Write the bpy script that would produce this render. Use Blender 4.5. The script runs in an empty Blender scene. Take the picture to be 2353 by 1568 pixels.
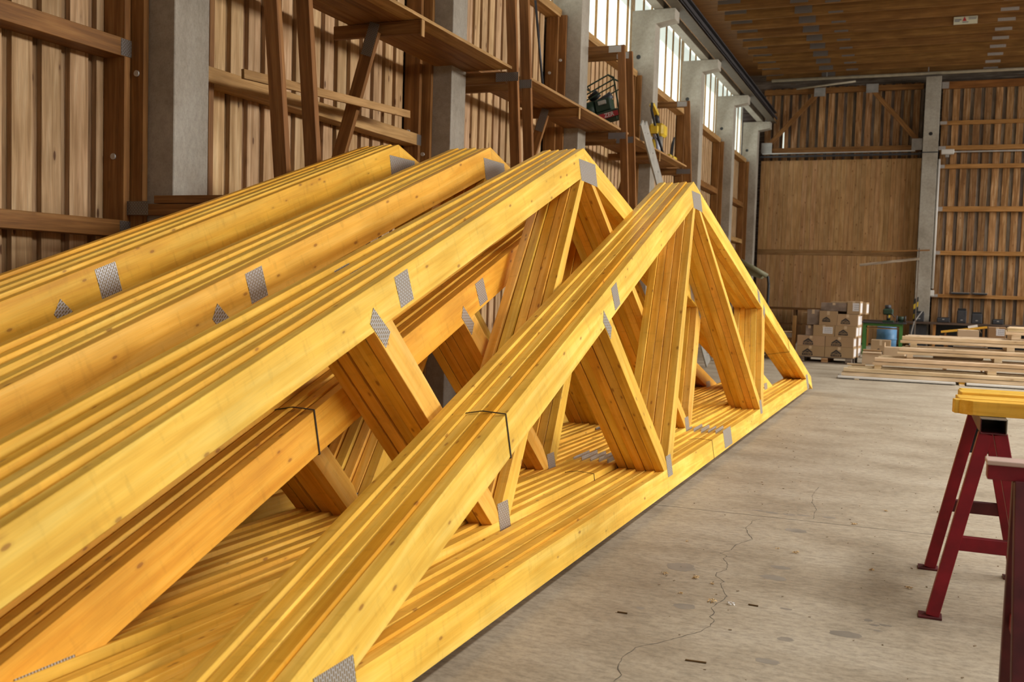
import bpy, bmesh, math, random
from mathutils import Vector, Matrix
random.seed(7)
S = bpy.context.scene
COL = S.collection
R = math.radians

# ------------------------------------------------------------------ camera
YAW, PIT, ROL = R(22.145), R(-3.293), R(1.697)
fw = Vector((-math.sin(YAW)*math.cos(PIT), math.cos(YAW)*math.cos(PIT), math.sin(PIT)))
rt = Vector((math.cos(YAW), math.sin(YAW), 0))
upv = rt.cross(fw)
r2 = math.cos(ROL)*rt + math.sin(ROL)*upv
u2 = -math.sin(ROL)*rt + math.cos(ROL)*upv
cam_d = bpy.data.cameras.new('camera')
cam = bpy.data.objects.new('camera', cam_d); COL.objects.link(cam)
M = Matrix((r2, u2, -fw)).transposed().to_4x4(); M.translation = (0, 0, 1.6)
cam.matrix_world = M
cam_d.sensor_width = 36.0; cam_d.lens = 2269.6*36/2353
cam_d.clip_start = .05; cam_d.clip_end = 200
cam_d.dof.use_dof = True; cam_d.dof.focus_distance = 6.6; cam_d.dof.aperture_fstop = 3.4
S.camera = cam

# ------------------------------------------------------------------ world, light, exposure
S.view_settings.view_transform = 'Standard'; S.view_settings.look = 'None'
S.view_settings.gamma = 1; S.view_settings.use_curve_mapping = False
S.view_settings.exposure = -0.30
S.cycles.use_denoising = True
S.cycles.max_bounces = 8; S.cycles.diffuse_bounces = 5
W = bpy.data.worlds.new('sky'); S.world = W; W.use_nodes = True
W.node_tree.nodes['Background'].inputs[0].default_value = (.72, .82, 1, 1)
W.node_tree.nodes['Background'].inputs[1].default_value = .6

def area(name, loc, target, sx, sy, power, col=(1, .97, .92), spread=180):
    d = bpy.data.lights.new(name, 'AREA'); d.shape = 'RECTANGLE'; d.size = sx; d.size_y = sy
    d.energy = power; d.color = col; d.spread = R(spread)
    o = bpy.data.objects.new(name, d); COL.objects.link(o)
    z = (Vector(loc)-Vector(target)).normalized()
    x = Vector((0, 0, 1)).cross(z).normalized(); y = z.cross(x)
    m = Matrix((x, y, z)).transposed().to_4x4(); m.translation = loc
    o.matrix_world = m
    return o
# daylight through the clerestory band of the right-hand wall
area('clerestory_light', (14.7, 17, 6.5), (0, 17, 3.2), 30, 1.5, 2300, spread=105)
# daylight through the glazed strip of the roof, right of the picture
area('roof_strip_light', (4.3, 14, 8.42), (3.6, 14, 0), 34, 1.2, 1750, spread=120)
# added weak fill from behind the camera; the near wall has no opening
area('rear_fill_light', (3.0, -6.6, 3.4), (0, 8, 1.0), 9, 5.5, 110, (1, .98, .95))
# daylight from the left clerestory windows, one lamp per glazed bay
for i in range(-1, 7):
    area('window_light', (-5.30, 1.19+i*4.525+2.4, 6.45), (0, 1.19+i*4.525+2.4, 5.0), 3.9, 1.0, 20, (.92, 1, .95))

# ------------------------------------------------------------------ node helpers / materials
def newmat(name):
    m = bpy.data.materials.new(name); m.use_nodes = True
    nt = m.node_tree; b = nt.nodes['Principled BSDF']
    return m, nt, b
def N(nt, t, **kw):
    n = nt.nodes.new(t)
    for k, v in kw.items(): setattr(n, k, v)
    return n
def ramp(nt, fac, stops):
    r = N(nt, 'ShaderNodeValToRGB'); e = r.color_ramp.elements
    while len(e) < len(stops): e.new(.5)
    for i, (p, c) in enumerate(stops):
        e[i].position = p; e[i].color = (*c, 1) if len(c) == 3 else c
    nt.links.new(fac, r.inputs[0]); return r.outputs[0]
def mix(nt, fac, a, b, mode='MIX'):
    n = N(nt, 'ShaderNodeMix', data_type='RGBA', blend_type=mode)
    for i, v in ((0, fac), (6, a), (7, b)):
        if isinstance(v, (int, float)): n.inputs[i].default_value = v
        elif isinstance(v, tuple): n.inputs[i].default_value = (*v, 1)
        else: nt.links.new(v, n.inputs[i])
    return n.outputs[2]
def coords(nt, scale, rnd=True):
    tc = N(nt, 'ShaderNodeTexCoord'); mp = N(nt, 'ShaderNodeMapping')
    mp.inputs['Scale'].default_value = scale
    if rnd:
        oi = N(nt, 'ShaderNodeObjectInfo'); mu = N(nt, 'ShaderNodeMath', operation='MULTIPLY')
        mu.inputs[1].default_value = 37.0; nt.links.new(oi.outputs['Random'], mu.inputs[0])
        cx = N(nt, 'ShaderNodeCombineXYZ')
        for i in range(3): nt.links.new(mu.outputs[0], cx.inputs[i])
        nt.links.new(cx.outputs[0], mp.inputs['Location'])
    nt.links.new(tc.outputs['Object'], mp.inputs['Vector'])
    return mp.outputs[0]

def wood(name, dark, mid, light, rough=.6, knots=.7, streak=.35, bump=.15, coat=0, kc=(.16, .07, .02), spec=.3, soil=0.0, kscale=(3.2, 7.5, 7.5)):
    m, nt, b = newmat(name); L = nt.links.new
    g = N(nt, 'ShaderNodeTexNoise'); g.inputs['Scale'].default_value = 1; g.inputs['Detail'].default_value = 4
    g.inputs['Distortion'].default_value = .6
    L(coords(nt, (1.1, 22, 22)), g.inputs['Vector'])
    col = ramp(nt, g.outputs[0], [(.3, dark), (.5, mid), (.68, light)])
    # broad tone patches
    p = N(nt, 'ShaderNodeTexNoise'); p.inputs['Scale'].default_value = 1; p.inputs['Detail'].default_value = 3
    L(coords(nt, (2.2, 5, 5)), p.inputs['Vector'])
    pr = ramp(nt, p.outputs[0], [(.35, (.82, .80, .74)), (.65, (1.1, 1.1, 1.12))])
    col = mix(nt, .8, col, pr, 'MULTIPLY')
    # fine fibres
    f = N(nt, 'ShaderNodeTexNoise'); f.inputs['Scale'].default_value = 1; f.inputs['Detail'].default_value = 3
    L(coords(nt, (5, 170, 170)), f.inputs['Vector'])
    fr = ramp(nt, f.outputs[0], [(.3, (1-streak,)*3), (.6, (1.05,)*3)])
    col = mix(nt, .7, col, fr, 'MULTIPLY')
    if knots > 0:
        v = N(nt, 'ShaderNodeTexVoronoi'); v.inputs['Scale'].default_value = 1
        L(coords(nt, kscale), v.inputs['Vector'])
        kr = ramp(nt, v.outputs['Distance'], [(.0, (1, 1, 1)), (.085, (.9, .9, .9)), (.11, (.25,)*3), (.2, (0, 0, 0))])
        mm = N(nt, 'ShaderNodeMath', operation='MULTIPLY'); mm.inputs[1].default_value = knots
        L(kr, mm.inputs[0])
        cs = N(nt, 'ShaderNodeSeparateColor'); L(v.outputs['Color'], cs.inputs[0])
        gt = N(nt, 'ShaderNodeMath', operation='GREATER_THAN'); gt.inputs[1].default_value = .15
        L(cs.outputs[0], gt.inputs[0])
        m2 = N(nt, 'ShaderNodeMath', operation='MULTIPLY'); L(mm.outputs[0], m2.inputs[0]); L(gt.outputs[0], m2.inputs[1])
        col = mix(nt, m2.outputs[0], col, kc)
    if soil > 0:
        q = N(nt, 'ShaderNodeTexNoise'); q.inputs['Scale'].default_value = 1; q.inputs['Detail'].default_value = 5
        L(coords(nt, (26, 9, 9)), q.inputs['Vector'])
        qr = ramp(nt, q.outputs[0], [(.56, (0, 0, 0)), (.74, (soil,)*3)])
        col = mix(nt, qr, col, tuple(x*.45 for x in dark))
    oi = N(nt, 'ShaderNodeObjectInfo')
    col = mix(nt, 1.0, col, oi.outputs['Color'], 'MULTIPLY')
    L(col, b.inputs['Base Color']); b.inputs['Roughness'].default_value = rough
    b.inputs['Specular IOR Level'].default_value = spec
    if coat: b.inputs['Coat Weight'].default_value = coat; b.inputs['Coat Roughness'].default_value = .35
    bp = N(nt, 'ShaderNodeBump'); bp.inputs['Strength'].default_value = bump; bp.inputs['Distance'].default_value = .004
    L(f.outputs[0], bp.inputs['Height']); L(bp.outputs[0], b.inputs['Normal'])
    return m

def plain(name, col, rough=.6, metal=0, var=.15, scale=6, bump=0, spec=.4, objcol=False):
    m, nt, b = newmat(name); L = nt.links.new
    n = N(nt, 'ShaderNodeTexNoise'); n.inputs['Scale'].default_value = scale; n.inputs['Detail'].default_value = 6
    L(coords(nt, (1, 1, 1)), n.inputs['Vector'])
    c = ramp(nt, n.outputs[0], [(.3, tuple(x*(1-var) for x in col)), (.7, tuple(min(1, x*(1+var)) for x in col))])
    if objcol:
        oi = N(nt, 'ShaderNodeObjectInfo'); c = mix(nt, 1.0, c, oi.outputs['Color'], 'MULTIPLY')
    L(c, b.inputs['Base Color']); b.inputs['Roughness'].default_value = rough; b.inputs['Metallic'].default_value = metal
    b.inputs['Specular IOR Level'].default_value = spec
    if bump:
        bp = N(nt, 'ShaderNodeBump'); bp.inputs['Strength'].default_value = bump; bp.inputs['Distance'].default_value = .01
        L(n.outputs[0], bp.inputs['Height']); L(bp.outputs[0], b.inputs['Normal'])
    return m

def concrete_mat(name, a, b_, c, stain=.5, grime=0):
    m, nt, b = newmat(name); L = nt.links.new
    n = N(nt, 'ShaderNodeTexNoise'); n.inputs['Scale'].default_value = 1.1; n.inputs['Detail'].default_value = 8; n.inputs['Roughness'].default_value = .62
    L(coords(nt, (1, 1.6, 1), False), n.inputs['Vector'])
    col = ramp(nt, n.outputs[0], [(.32, a), (.5, b_), (.66, c)])
    n2 = N(nt, 'ShaderNodeTexNoise'); n2.inputs['Scale'].default_value = 14; n2.inputs['Detail'].default_value = 7; n2.inputs['Roughness'].default_value = .75
    L(coords(nt, (1, 2.2, 1), False), n2.inputs['Vector'])
    r_ = ramp(nt, n2.outputs[0], [(.36, (1-stain*.55,)*3), (.55, (1.0,)*3), (.72, (1.1,)*3)])
    col = mix(nt, 1.0, col, r_, 'MULTIPLY')
    n3 = N(nt, 'ShaderNodeTexNoise'); n3.inputs['Scale'].default_value = 60; n3.inputs['Detail'].default_value = 4
    L(coords(nt, (1, 1, 1), False), n3.inputs['Vector'])
    r3 = ramp(nt, n3.outputs[0], [(.3, (.8,)*3), (.5, (1,)*3)])
    col = mix(nt, .6, col, r3, 'MULTIPLY')
    L(col, b.inputs['Base Color']); b.inputs['Roughness'].default_value = .72; b.inputs['Specular IOR Level'].default_value = .3
    bp = N(nt, 'ShaderNodeBump'); bp.inputs['Strength'].default_value = .25; bp.inputs['Distance'].default_value = .004
    L(n2.outputs[0], bp.inputs['Height']); L(bp.outputs[0], b.inputs['Normal'])
    return m

def plate_mat(name, metal, gap, scale=(70, 70, 70)):
    """pressed nail plate: rows of slots, seen in the XZ plane of the object"""
    m, nt, b = newmat(name); L = nt.links.new
    tc = N(nt, 'ShaderNodeTexCoord'); sp = N(nt, 'ShaderNodeSeparateXYZ'); L(tc.outputs['Object'], sp.inputs[0])
    cb = N(nt, 'ShaderNodeCombineXYZ'); L(sp.outputs['Z'], cb.inputs[0]); L(sp.outputs['X'], cb.inputs[1])
    br = N(nt, 'ShaderNodeTexBrick'); L(cb.outputs[0], br.inputs['Vector'])
    br.offset = .5; br.inputs['Scale'].default_value = 1
    br.inputs['Brick Width'].default_value = .026; br.inputs['Row Height'].default_value = .0125
    br.inputs['Mortar Size'].default_value = .0032; br.inputs['Mortar Smooth'].default_value = .15
    br.inputs['Color1'].default_value = (*gap, 1); br.inputs['Color2'].default_value = (*gap, 1)
    br.inputs['Mortar'].default_value = (*metal, 1)
    L(br.outputs['Color'], b.inputs['Base Color'])
    b.inputs['Roughness'].default_value = .38
    mr = N(nt, 'ShaderNodeMath', operation='MULTIPLY'); mr.inputs[1].default_value = .35
    L(br.outputs['Fac'], mr.inputs[0]); L(mr.outputs[0], b.inputs['Metallic'])
    bp = N(nt, 'ShaderNodeBump'); bp.inputs['Strength'].default_value = .6; bp.inputs['Distance'].default_value = .002
    L(br.outputs['Fac'], bp.inputs['Height']); L(bp.outputs[0], b.inputs['Normal'])
    return m

YEL = wood('yellow_glazed_spruce', (.72, .385, .036), (.82, .49, .062), (.88, .58, .105), rough=.55, knots=.75, streak=.07, coat=.1, kc=(.26, .09, .012), soil=.22, kscale=(5.5, 13, 13))
WALLW = wood('wall_larch', (.34, .20, .09), (.50, .32, .165), (.60, .42, .24), rough=.75, knots=1.0, streak=.3, kc=(.10, .04, .015), kscale=(2.8, 9, 9))
BACKW = wood('wall_back_board', (.20, .115, .05), (.32, .19, .095), (.40, .26, .14), rough=.8, knots=.9, streak=.35, kc=(.08, .035, .015), kscale=(2.8, 9, 9))
BROWN = wood('brown_beam', (.17, .072, .018), (.24, .105, .027), (.31, .15, .045), rough=.6, knots=.6, streak=.3)
RAIL = wood('pale_brown_beam', (.30, .16, .05), (.40, .225, .08), (.50, .30, .12), rough=.65, knots=.5, streak=.25)
CEILW = wood('roof_timber', (.16, .07, .016), (.21, .095, .022), (.27, .135, .036), rough=.6, knots=.35, streak=.25)
DOORW = wood('door_plank', (.36, .19, .075), (.44, .25, .105), (.50, .31, .15), rough=.55, knots=1.0, streak=.25, kc=(.14, .05, .015), kscale=(3.6, 9, 9))
OLDW = wood('weathered_board', (.20, .09, .03), (.34, .17, .065), (.50, .31, .16), rough=.85, knots=.8, streak=.5)
GREYW = wood('grey_weathered_board', (.10, .075, .055), (.17, .13, .10), (.27, .22, .17), rough=.9, knots=.5, streak=.5)
PALE = wood('pale_lumber', (.52, .37, .21), (.64, .48, .30), (.74, .60, .42), rough=.65, knots=.5, streak=.2)
CONC = concrete_mat('column_concrete', (.27, .235, .185), (.36, .32, .26), (.42, .385, .325), stain=.3)
FLOORM = concrete_mat('floor_concrete', (.29, .235, .165), (.38, .32, .235), (.44, .38, .29), stain=.55)
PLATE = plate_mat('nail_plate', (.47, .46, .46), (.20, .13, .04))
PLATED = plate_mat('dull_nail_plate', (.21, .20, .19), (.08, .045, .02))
DARKM = plain('dark_steel', (.05, .05, .055), .5, .3)
STEEL = plain('grey_steel', (.40, .39, .37), .45, .6)
GALV = plain('galvanised_steel', (.55, .54, .52), .4, .5)
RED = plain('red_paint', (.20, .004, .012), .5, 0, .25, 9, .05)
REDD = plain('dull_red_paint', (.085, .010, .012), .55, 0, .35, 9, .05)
BLACK = plain('black_plastic', (.012, .012, .013), .5)
CARD = plain('cardboard', (.36, .235, .125), .8, 0, .06, 3, objcol=True)
CARDL = plain('pale_cardboard', (.52, .38, .24), .8, 0, .06, 3)
INK = plain('black_print', (.035, .03, .028), .8)
PAPER = plain('paper_label', (.62, .60, .60), .7, 0, .03)
INKG = plain('grey_print', (.22, .22, .24), .8)
WHITE = plain('white_panel', (.66, .64, .60), .5, 0, .04)
GREEN = plain('green_paint', (.055, .17, .035), .5)
DGREEN = plain('dark_green_paint', (.022, .045, .025), .45)
YPAINT = plain('yellow_paint', (.62, .42, .03), .5)
BLUE = plain('blue_plastic', (.10, .24, .42), .45)
ALU = plain('aluminium', (.36, .34, .30), .5, .4)
FILM = plain('stretch_film', (.22, .17, .14), .22, 0, .4, 5, .3, spec=.8)
STAIN = plain('floor_stain', (.235, .205, .165), .7, 0, .2)
CRACK = plain('floor_crack', (.10, .085, .065), .9)  # dark tone of the floor cracks and joint
SHAV = plain('wood_shaving', (.55, .38, .18), .7, 0, .3, 30)
CLING = plain('clear_film', (.75, .75, .75), .12, 0, .1, spec=.9)
REDL = plain('red_label', (.40, .03, .04), .5)
OLIVE = plain('olive_cover', (.20, .19, .11), .6)
def emit(name, col, s):
    m, nt, b = newmat(name); b.inputs['Base Color'].default_value = (.8, .85, .8, 1)
    b.inputs['Emission Color'].default_value = (*col, 1); b.inputs['Emission Strength'].default_value = s
    n = N(nt, 'ShaderNodeTexNoise'); n.inputs['Scale'].default_value = .35
    tc = N(nt, 'ShaderNodeTexCoord'); nt.links.new(tc.outputs['Object'], n.inputs['Vector'])
    c = ramp(nt, n.outputs[0], [(.3, tuple(x*.8 for x in col)), (.7, col)]); nt.links.new(c, b.inputs['Emission Color'])
    return m
GLOW = emit('daylit_translucent_pane', (.86, .98, .88), 1.05)

# ------------------------------------------------------------------ geometry helpers
WM = {}
def finish(o, mw, parent):
    WM[o] = mw
    if parent is not None:
        o.parent = parent; o.matrix_local = WM[parent].inverted() @ mw
    else: o.matrix_local = mw
def put(name, mesh, mat=None, parent=None, mw=None, label=None, cat=None, group=None, kind=None, tint=None):
    if mat is not None and not mesh.materials: mesh.materials.append(mat)
    o = bpy.data.objects.new(name, mesh); COL.objects.link(o)
    if mat is not None and mesh.materials[0] != mat:
        o.material_slots[0].link = 'OBJECT'; o.material_slots[0].material = mat
    finish(o, mw or Matrix.Identity(4), parent)
    meta(o, label, cat, group, kind)
    if tint is not None: o.color = (*tint, 1)
    return o
def meta(o, label=None, cat=None, group=None, kind=None):
    if label: o['label'] = label
    if cat: o['category'] = cat
    if group: o['group'] = group
    if kind: o['kind'] = kind
def thing(name, label, cat, loc=(0, 0, 0), rz=0, group=None, mw=None):
    o = bpy.data.objects.new(name, None); COL.objects.link(o); o.empty_display_size = .1
    finish(o, mw or (Matrix.Translation(loc) @ Matrix.Rotation(rz, 4, 'Z')), None)
    meta(o, label, cat, group); return o
def T(x, y, z, rz=0): return Matrix.Translation((x, y, z)) @ Matrix.Rotation(rz, 4, 'Z')
def mesh_of(bm, name='part'):
    me = bpy.data.meshes.new(name); bm.to_mesh(me); bm.free(); return me
_bc = {}
def boxmesh(x, y, z, bev=.0015):
    k = (round(x, 3), round(y, 3), round(z, 3), bev)
    if k in _bc: return _bc[k].copy() if False else _bc[k]
    bm = bmesh.new(); bmesh.ops.create_cube(bm, size=1)
    bmesh.ops.scale(bm, vec=(x, y, z), verts=bm.verts)
    if bev and min(x, y, z) > bev*4: bmesh.ops.bevel(bm, geom=bm.edges[:], offset=bev, segments=1, affect='EDGES')
    _bc[k] = mesh_of(bm, 'box'); return _bc[k]
_bcm = {}
def box_m(x, y, z, mat, bev):
    k = (round(x, 3), round(y, 3), round(z, 3), bev, mat.name)
    if k not in _bcm:
        me = boxmesh(x, y, z, bev).copy(); me.materials.append(mat); _bcm[k] = me
    return _bcm[k]
def box(name, lo, hi, mat, parent=None, rz=0, base=None, axis=0, bev=.0015, **kw):
    """axis-aligned box lo..hi (in the frame of base if given); grain runs along `axis`"""
    lo, hi = Vector(lo), Vector(hi); c = (lo+hi)/2; d = hi-lo
    if axis == 0: dims = (d.x, d.y, d.z); Rm = Matrix.Identity(4)
    elif axis == 1: dims = (d.y, d.x, d.z); Rm = Matrix.Rotation(R(90), 4, 'Z')
    else: dims = (d.z, d.y, d.x); Rm = Matrix.Rotation(R(-90), 4, 'Y')
    mw = (base or Matrix.Identity(4)) @ Matrix.Translation(c) @ Rm
    return put(name, box_m(*dims, mat, bev), None, parent, mw, **kw)
def beam(name, p0, p1, w, h, mat, parent=None, up=(0, 0, 1), bev=.002, base=None, **kw):
    """square-sawn member from p0 to p1; w across, h along up"""
    p0, p1 = Vector(p0), Vector(p1); x = (p1-p0).normalized(); u = Vector(up)
    y = u.cross(x).normalized(); z = x.cross(y)
    mw = Matrix((x, y, z)).transposed().to_4x4(); mw.translation = (p0+p1)/2
    if base: mw = base @ mw
    return put(name, box_m((p1-p0).length, w, h, mat, bev), None, parent, mw, **kw)
def cyl(name, p0, p1, r, mat, parent=None, seg=14, base=None, r1=None, **kw):
    p0, p1 = Vector(p0), Vector(p1); z = (p1-p0).normalized()
    bm = bmesh.new(); bmesh.ops.create_cone(bm, cap_ends=True, segments=seg, radius1=r, radius2=r if r1 is None else r1, depth=(p1-p0).length)
    for f in bm.faces: f.smooth = len(f.verts) == 4
    x = z.orthogonal().normalized(); y = z.cross(x)
    mw = Matrix((x, y, z)).transposed().to_4x4(); mw.translation = (p0+p1)/2
    if base: mw = base @ mw
    return put(name, mesh_of(bm, name), mat, parent, mw, **kw)
def tube(name, pts, r, mat, parent=None, base=None, seg=8, **kw):
    cu = bpy.data.curves.new(name, 'CURVE'); cu.dimensions = '3D'; cu.bevel_depth = r; cu.bevel_resolution = 2
    sp = cu.splines.new('POLY'); sp.points.add(len(pts)-1)
    for i, p in enumerate(pts): sp.points[i].co = (*p, 1)
    o0 = bpy.data.objects.new('t', cu); me = bpy.data.meshes.new_from_object(o0); bpy.data.objects.remove(o0); bpy.data.curves.remove(cu)
    for p in me.polygons: p.use_smooth = True
    return put(name, me, mat, parent, base or Matrix.Identity(4), **kw)
def prism_mesh(pts, y0, y1, bev=.0015):
    """polygon in local XZ extruded from y0 to y1"""
    bm = bmesh.new()
    vs = [bm.verts.new((p[0], y0, p[1])) for p in pts]; f = bm.faces.new(vs)
    r = bmesh.ops.extrude_face_region(bm, geom=[f])
    bmesh.ops.translate(bm, verts=[v for v in r['geom'] if isinstance(v, bmesh.types.BMVert)], vec=(0, y1-y0, 0))
    bmesh.ops.recalc_face_normals(bm, faces=bm.faces)
    if bev: bmesh.ops.bevel(bm, geom=bm.edges[:], offset=bev, segments=1, affect='EDGES')
    return mesh_of(bm, 'prism')
def text(name, s, size, mat, mw, parent, ext=.001):
    cu = bpy.data.curves.new(name, 'FONT'); cu.body = s; cu.size = size; cu.extrude = ext; cu.align_x = 'CENTER'; cu.align_y = 'CENTER'; cu.offset = size*.018
    o0 = bpy.data.objects.new('t', cu); me = bpy.data.meshes.new_from_object(o0); bpy.data.objects.remove(o0); bpy.data.curves.remove(cu)
    return put(name, me, mat, parent, mw)
def tv(a=.1): v = 1+random.uniform(-a, a); return (v, v*(1+random.uniform(-.03, .03)), v*(1+random.uniform(-.06, .06)))

# ------------------------------------------------------------------ room shell
XW = -5.54            # inner face of the left wall boards
COLY = [1.19+4.525*i for i in range(-2, 8)]     # near faces of the concrete columns
floor = put('floor', boxmesh(22, 44, .3, 0), FLOORM, None, T(4.6, 13, -.15), kind='structure')
# floor joint and cracks, stains with their own outline
box('control_joint', (-5, 7.155, -.002), (15, 7.163, .0006), CRACK, floor, base=Matrix.Rotation(R(1.5), 4, 'Z'), bev=0)
def ribbon(name, pts, w, parent, mat, z=.0008):
    bm = bmesh.new(); prev = None; n = len(pts)
    P = []
    for i in range(n-1):
        a, b = Vector(pts[i]), Vector(pts[i+1]); P.append(a)
        d = b-a; k = max(1, int(d.length/.025))
        for j in range(1, k): P.append(a+d*j/k+Vector((random.uniform(-1, 1), random.uniform(-1, 1)))*.005)
    P.append(Vector(pts[-1]))
    for i, p in enumerate(P):
        q = P[min(i+1, len(P)-1)]-P[max(i-1, 0)]; nn = Vector((-q.y, q.x)).normalized()*w*random.uniform(.3, 1)
        a = bm.verts.new((p.x+nn.x, p.y+nn.y, z)); b = bm.verts.new((p.x-nn.x, p.y-nn.y, z))
        if prev: bm.faces.new((prev[0], prev[1], b, a))
        prev = (a, b)
    return put(name, mesh_of(bm, name), mat, parent)
ribbon('crack', [(-1.06, 3.81), (-1.05, 3.89), (-1.08, 3.94), (-1.1, 4.09), (-1.08, 4.22), (-.99, 4.34), (-.87, 4.54), (-.83, 4.65), (-.83, 4.75), (-.86, 4.79), (-.85, 4.86), (-.88, 4.93), (-.85, 5.07), (-.84, 5.16), (-.88, 5.27), (-.91, 5.36), (-.9, 5.41), (-.96, 5.49), (-.97, 5.57), (-.93, 5.65), (-.94, 5.76), (-.99, 5.88), (-.98, 5.95), (-1.03, 5.99), (-.98, 6.1), (-.97, 6.26), (-.9, 6.44), (-.96, 6.6), (-.99, 6.74), (-.98, 6.83), (-.98, 6.96), (-.94, 7.04)], .0025, floor, CRACK)
ribbon('crack', [(-.6, 7.24), (-.61, 7.59), (-.66, 7.81), (-.68, 8.07), (-.67, 8.45)], .0022, floor, CRACK)
for (x, y, a, b) in [(-.67, 6.82, .07, .055), (-.5, 7.34, .045, .03), (-.23, 4.84, .075, .045), (-.48, 4.64, .04, .028), (-.52, 4.32, .055, .03), (-.11, 5.04, .025, .015), (-1.18, 5.58, .08, .09), (-.66, 5.62, .07, .05), (-.65, 5.85, .06, .04), (-1.01, 4.89, .06, .045), (-1.2, 4.76, .025, .02), (-.53, 5.09, .03, .016), (-.06, 5.06, .03, .014), (-.89, 7.29, .05, .025), (-.99, 7.31, .05, .02), (-.77, 7.29, .045, .03), (-.67, 7.31, .05, .02), (-.14, 5.1, .02, .02), (-.09, 4.96, .022, .012)]:
    bm = bmesh.new(); vs = []
    for i in range(18):
        t = i/18*math.tau; k = random.uniform(.85, 1.12)
        vs.append(bm.verts.new((x+math.cos(t)*a*k, y+math.sin(t)*b*k, .0005)))
    bm.faces.new(vs); put('stain', mesh_of(bm), STAIN, floor)

wl = put('wall_left', boxmesh(.06, 38.5, 9.2, 0), BACKW, None, T(-5.68, 14.5, 4.4), kind='structure')
def vboard(y0, w, x0, x1, mat, a=.12, z1=5.8, nm='board'):
    box(nm, (x0, y0, 0), (x1, y0+w, z1), mat, wl, axis=2, bev=.002, tint=tv(a))
stuff_front, stuff_back = [], []
for i in range(len(COLY)-1):
    c0, c1 = COLY[i], COLY[i+1]
    y = 4.805 - .2415*8 if i < 2 else c0+.38+.165
    if i == 2: y = 6.785-.238*2
    if i < 2: y = c0+.45
    n = 0
    a, b = c0+.38, c1-.12
    k0 = math.floor((a-(4.805 if i == 2 else y))/.2405)
    ref = 4.805 if i == 2 else (6.785 if i == 3 else y)
    if i == 3: k0 = math.floor((a-ref)/.2405)
    yy = ref + k0*.2405
    while yy < b:
        lo, hi = max(a, yy), min(b, yy+.165)
        if hi-lo > .02:
            if 1 <= i <= 5: vboard(lo, hi-lo, XW-.045, XW, WALLW)
            else: stuff_front.append((lo, hi))
        lo, hi = max(a, yy+.14), min(b, yy+.27)
        if hi-lo > .02:
            if 1 <= i <= 5: vboard(lo, hi-lo, XW-.07, XW-.045, BACKW)
            else: stuff_back.append((lo, hi))
        yy += .2405
def joined_boards(name, spans, x0, x1, mat):
    bm = bmesh.new()
    for lo, hi in spans:
        r = bmesh.ops.create_cube(bm, size=1)
        bmesh.ops.scale(bm, vec=(5.8, hi-lo, x1-x0), verts=r['verts'])
        bmesh.ops.rotate(bm, verts=r['verts'], cent=(0, 0, 0), matrix=Matrix.Rotation(R(-90), 3, 'Y'))
        bmesh.ops.translate(bm, verts=r['verts'], vec=((x0+x1)/2, (lo+hi)/2, 2.9))
    # rotate so that local X is the grain (world Z)
    Rm = Matrix.Rotation(R(-90), 4, 'Y'); bmesh.ops.transform(bm, matrix=Rm.inverted(), verts=bm.verts)
    put(name, mesh_of(bm), mat, wl, Rm, kind='stuff')
joined_boards('far_boards', stuff_front, XW-.045, XW, WALLW)
joined_boards('far_back_boards', stuff_back, XW-.07, XW-.045, BACKW)
# rails, sills and studs between the columns
for i in range(len(COLY)-1):
    c0, c1 = COLY[i], COLY[i+1]
    for z0, z1, mt in ((1.86, 1.98, BROWN), (3.15, 3.28, RAIL if i >= 3 else BROWN), (4.32, 4.47, BROWN)):
        box('rail', (XW, c0+.375, z0), (-5.347, c1-.06, z1), mt, wl, axis=1, bev=.003, tint=tv(.1))
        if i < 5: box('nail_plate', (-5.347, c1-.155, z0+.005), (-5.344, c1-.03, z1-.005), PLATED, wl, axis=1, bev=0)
    box('sill', (XW-.1, c0+.375, 5.77), (-5.33, c1-.0, 5.9), RAIL, wl, axis=1, bev=.003)
    box('stud', (XW, c1-.12, 0), (-5.347, c1-.06, 5.8), BROWN, wl, axis=2, bev=.002, tint=tv(.1))
    box('stud', (XW, c1-.054, 0), (-5.234, c1-.002, 5.8), BROWN, wl, axis=2, bev=.002, tint=tv(.1))
    box('stud', (XW, c0+.376, 0), (-5.42, c0+.40, 5.8), RAIL, wl, axis=2, bev=.002)
for (x_, y_, z_) in ((-5.29, 5.66, 3.04), (-5.44, 5.594, 2.44), (-5.29, 10.13, 3.05), (-5.44, 10.05, 3.3), (-5.30, 14.68, 5.1), (-5.45, 14.61, 4.9)):
    cyl('bolt', (x_, y_+.004, z_), (x_, y_-.012, z_), .022, GALV, wl)
# clerestory windows of the left wall
wn = 1
for i in range(len(COLY)-1):
    c0, c1 = COLY[i]+.375, COLY[i+1]
    w = bpy.data.objects.new('window_%d' % wn, None); COL.objects.link(w); finish(w, T(-5.5, (c0+c1)/2, 6.5), None); w['kind'] = 'structure'; wn += 1
    ys = [COLY[i]+.93+.67*k for k in range(6)]
    edges = [c0]+ys+[c1]
    for k in range(len(edges)-1):
        a = edges[k]+(.03 if k else 0); b = edges[k+1]-(.03 if k < len(edges)-2 else 0)
        if b-a > .03: box('pane', (-5.535, a, 5.9), (-5.52, b, 7.95), GLOW, w, bev=0)
    for y in ys: box('mullion', (-5.52, y-.028, 5.9), (-5.49, y+.028, 7.95), RAIL, w, axis=2, bev=.002)
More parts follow.
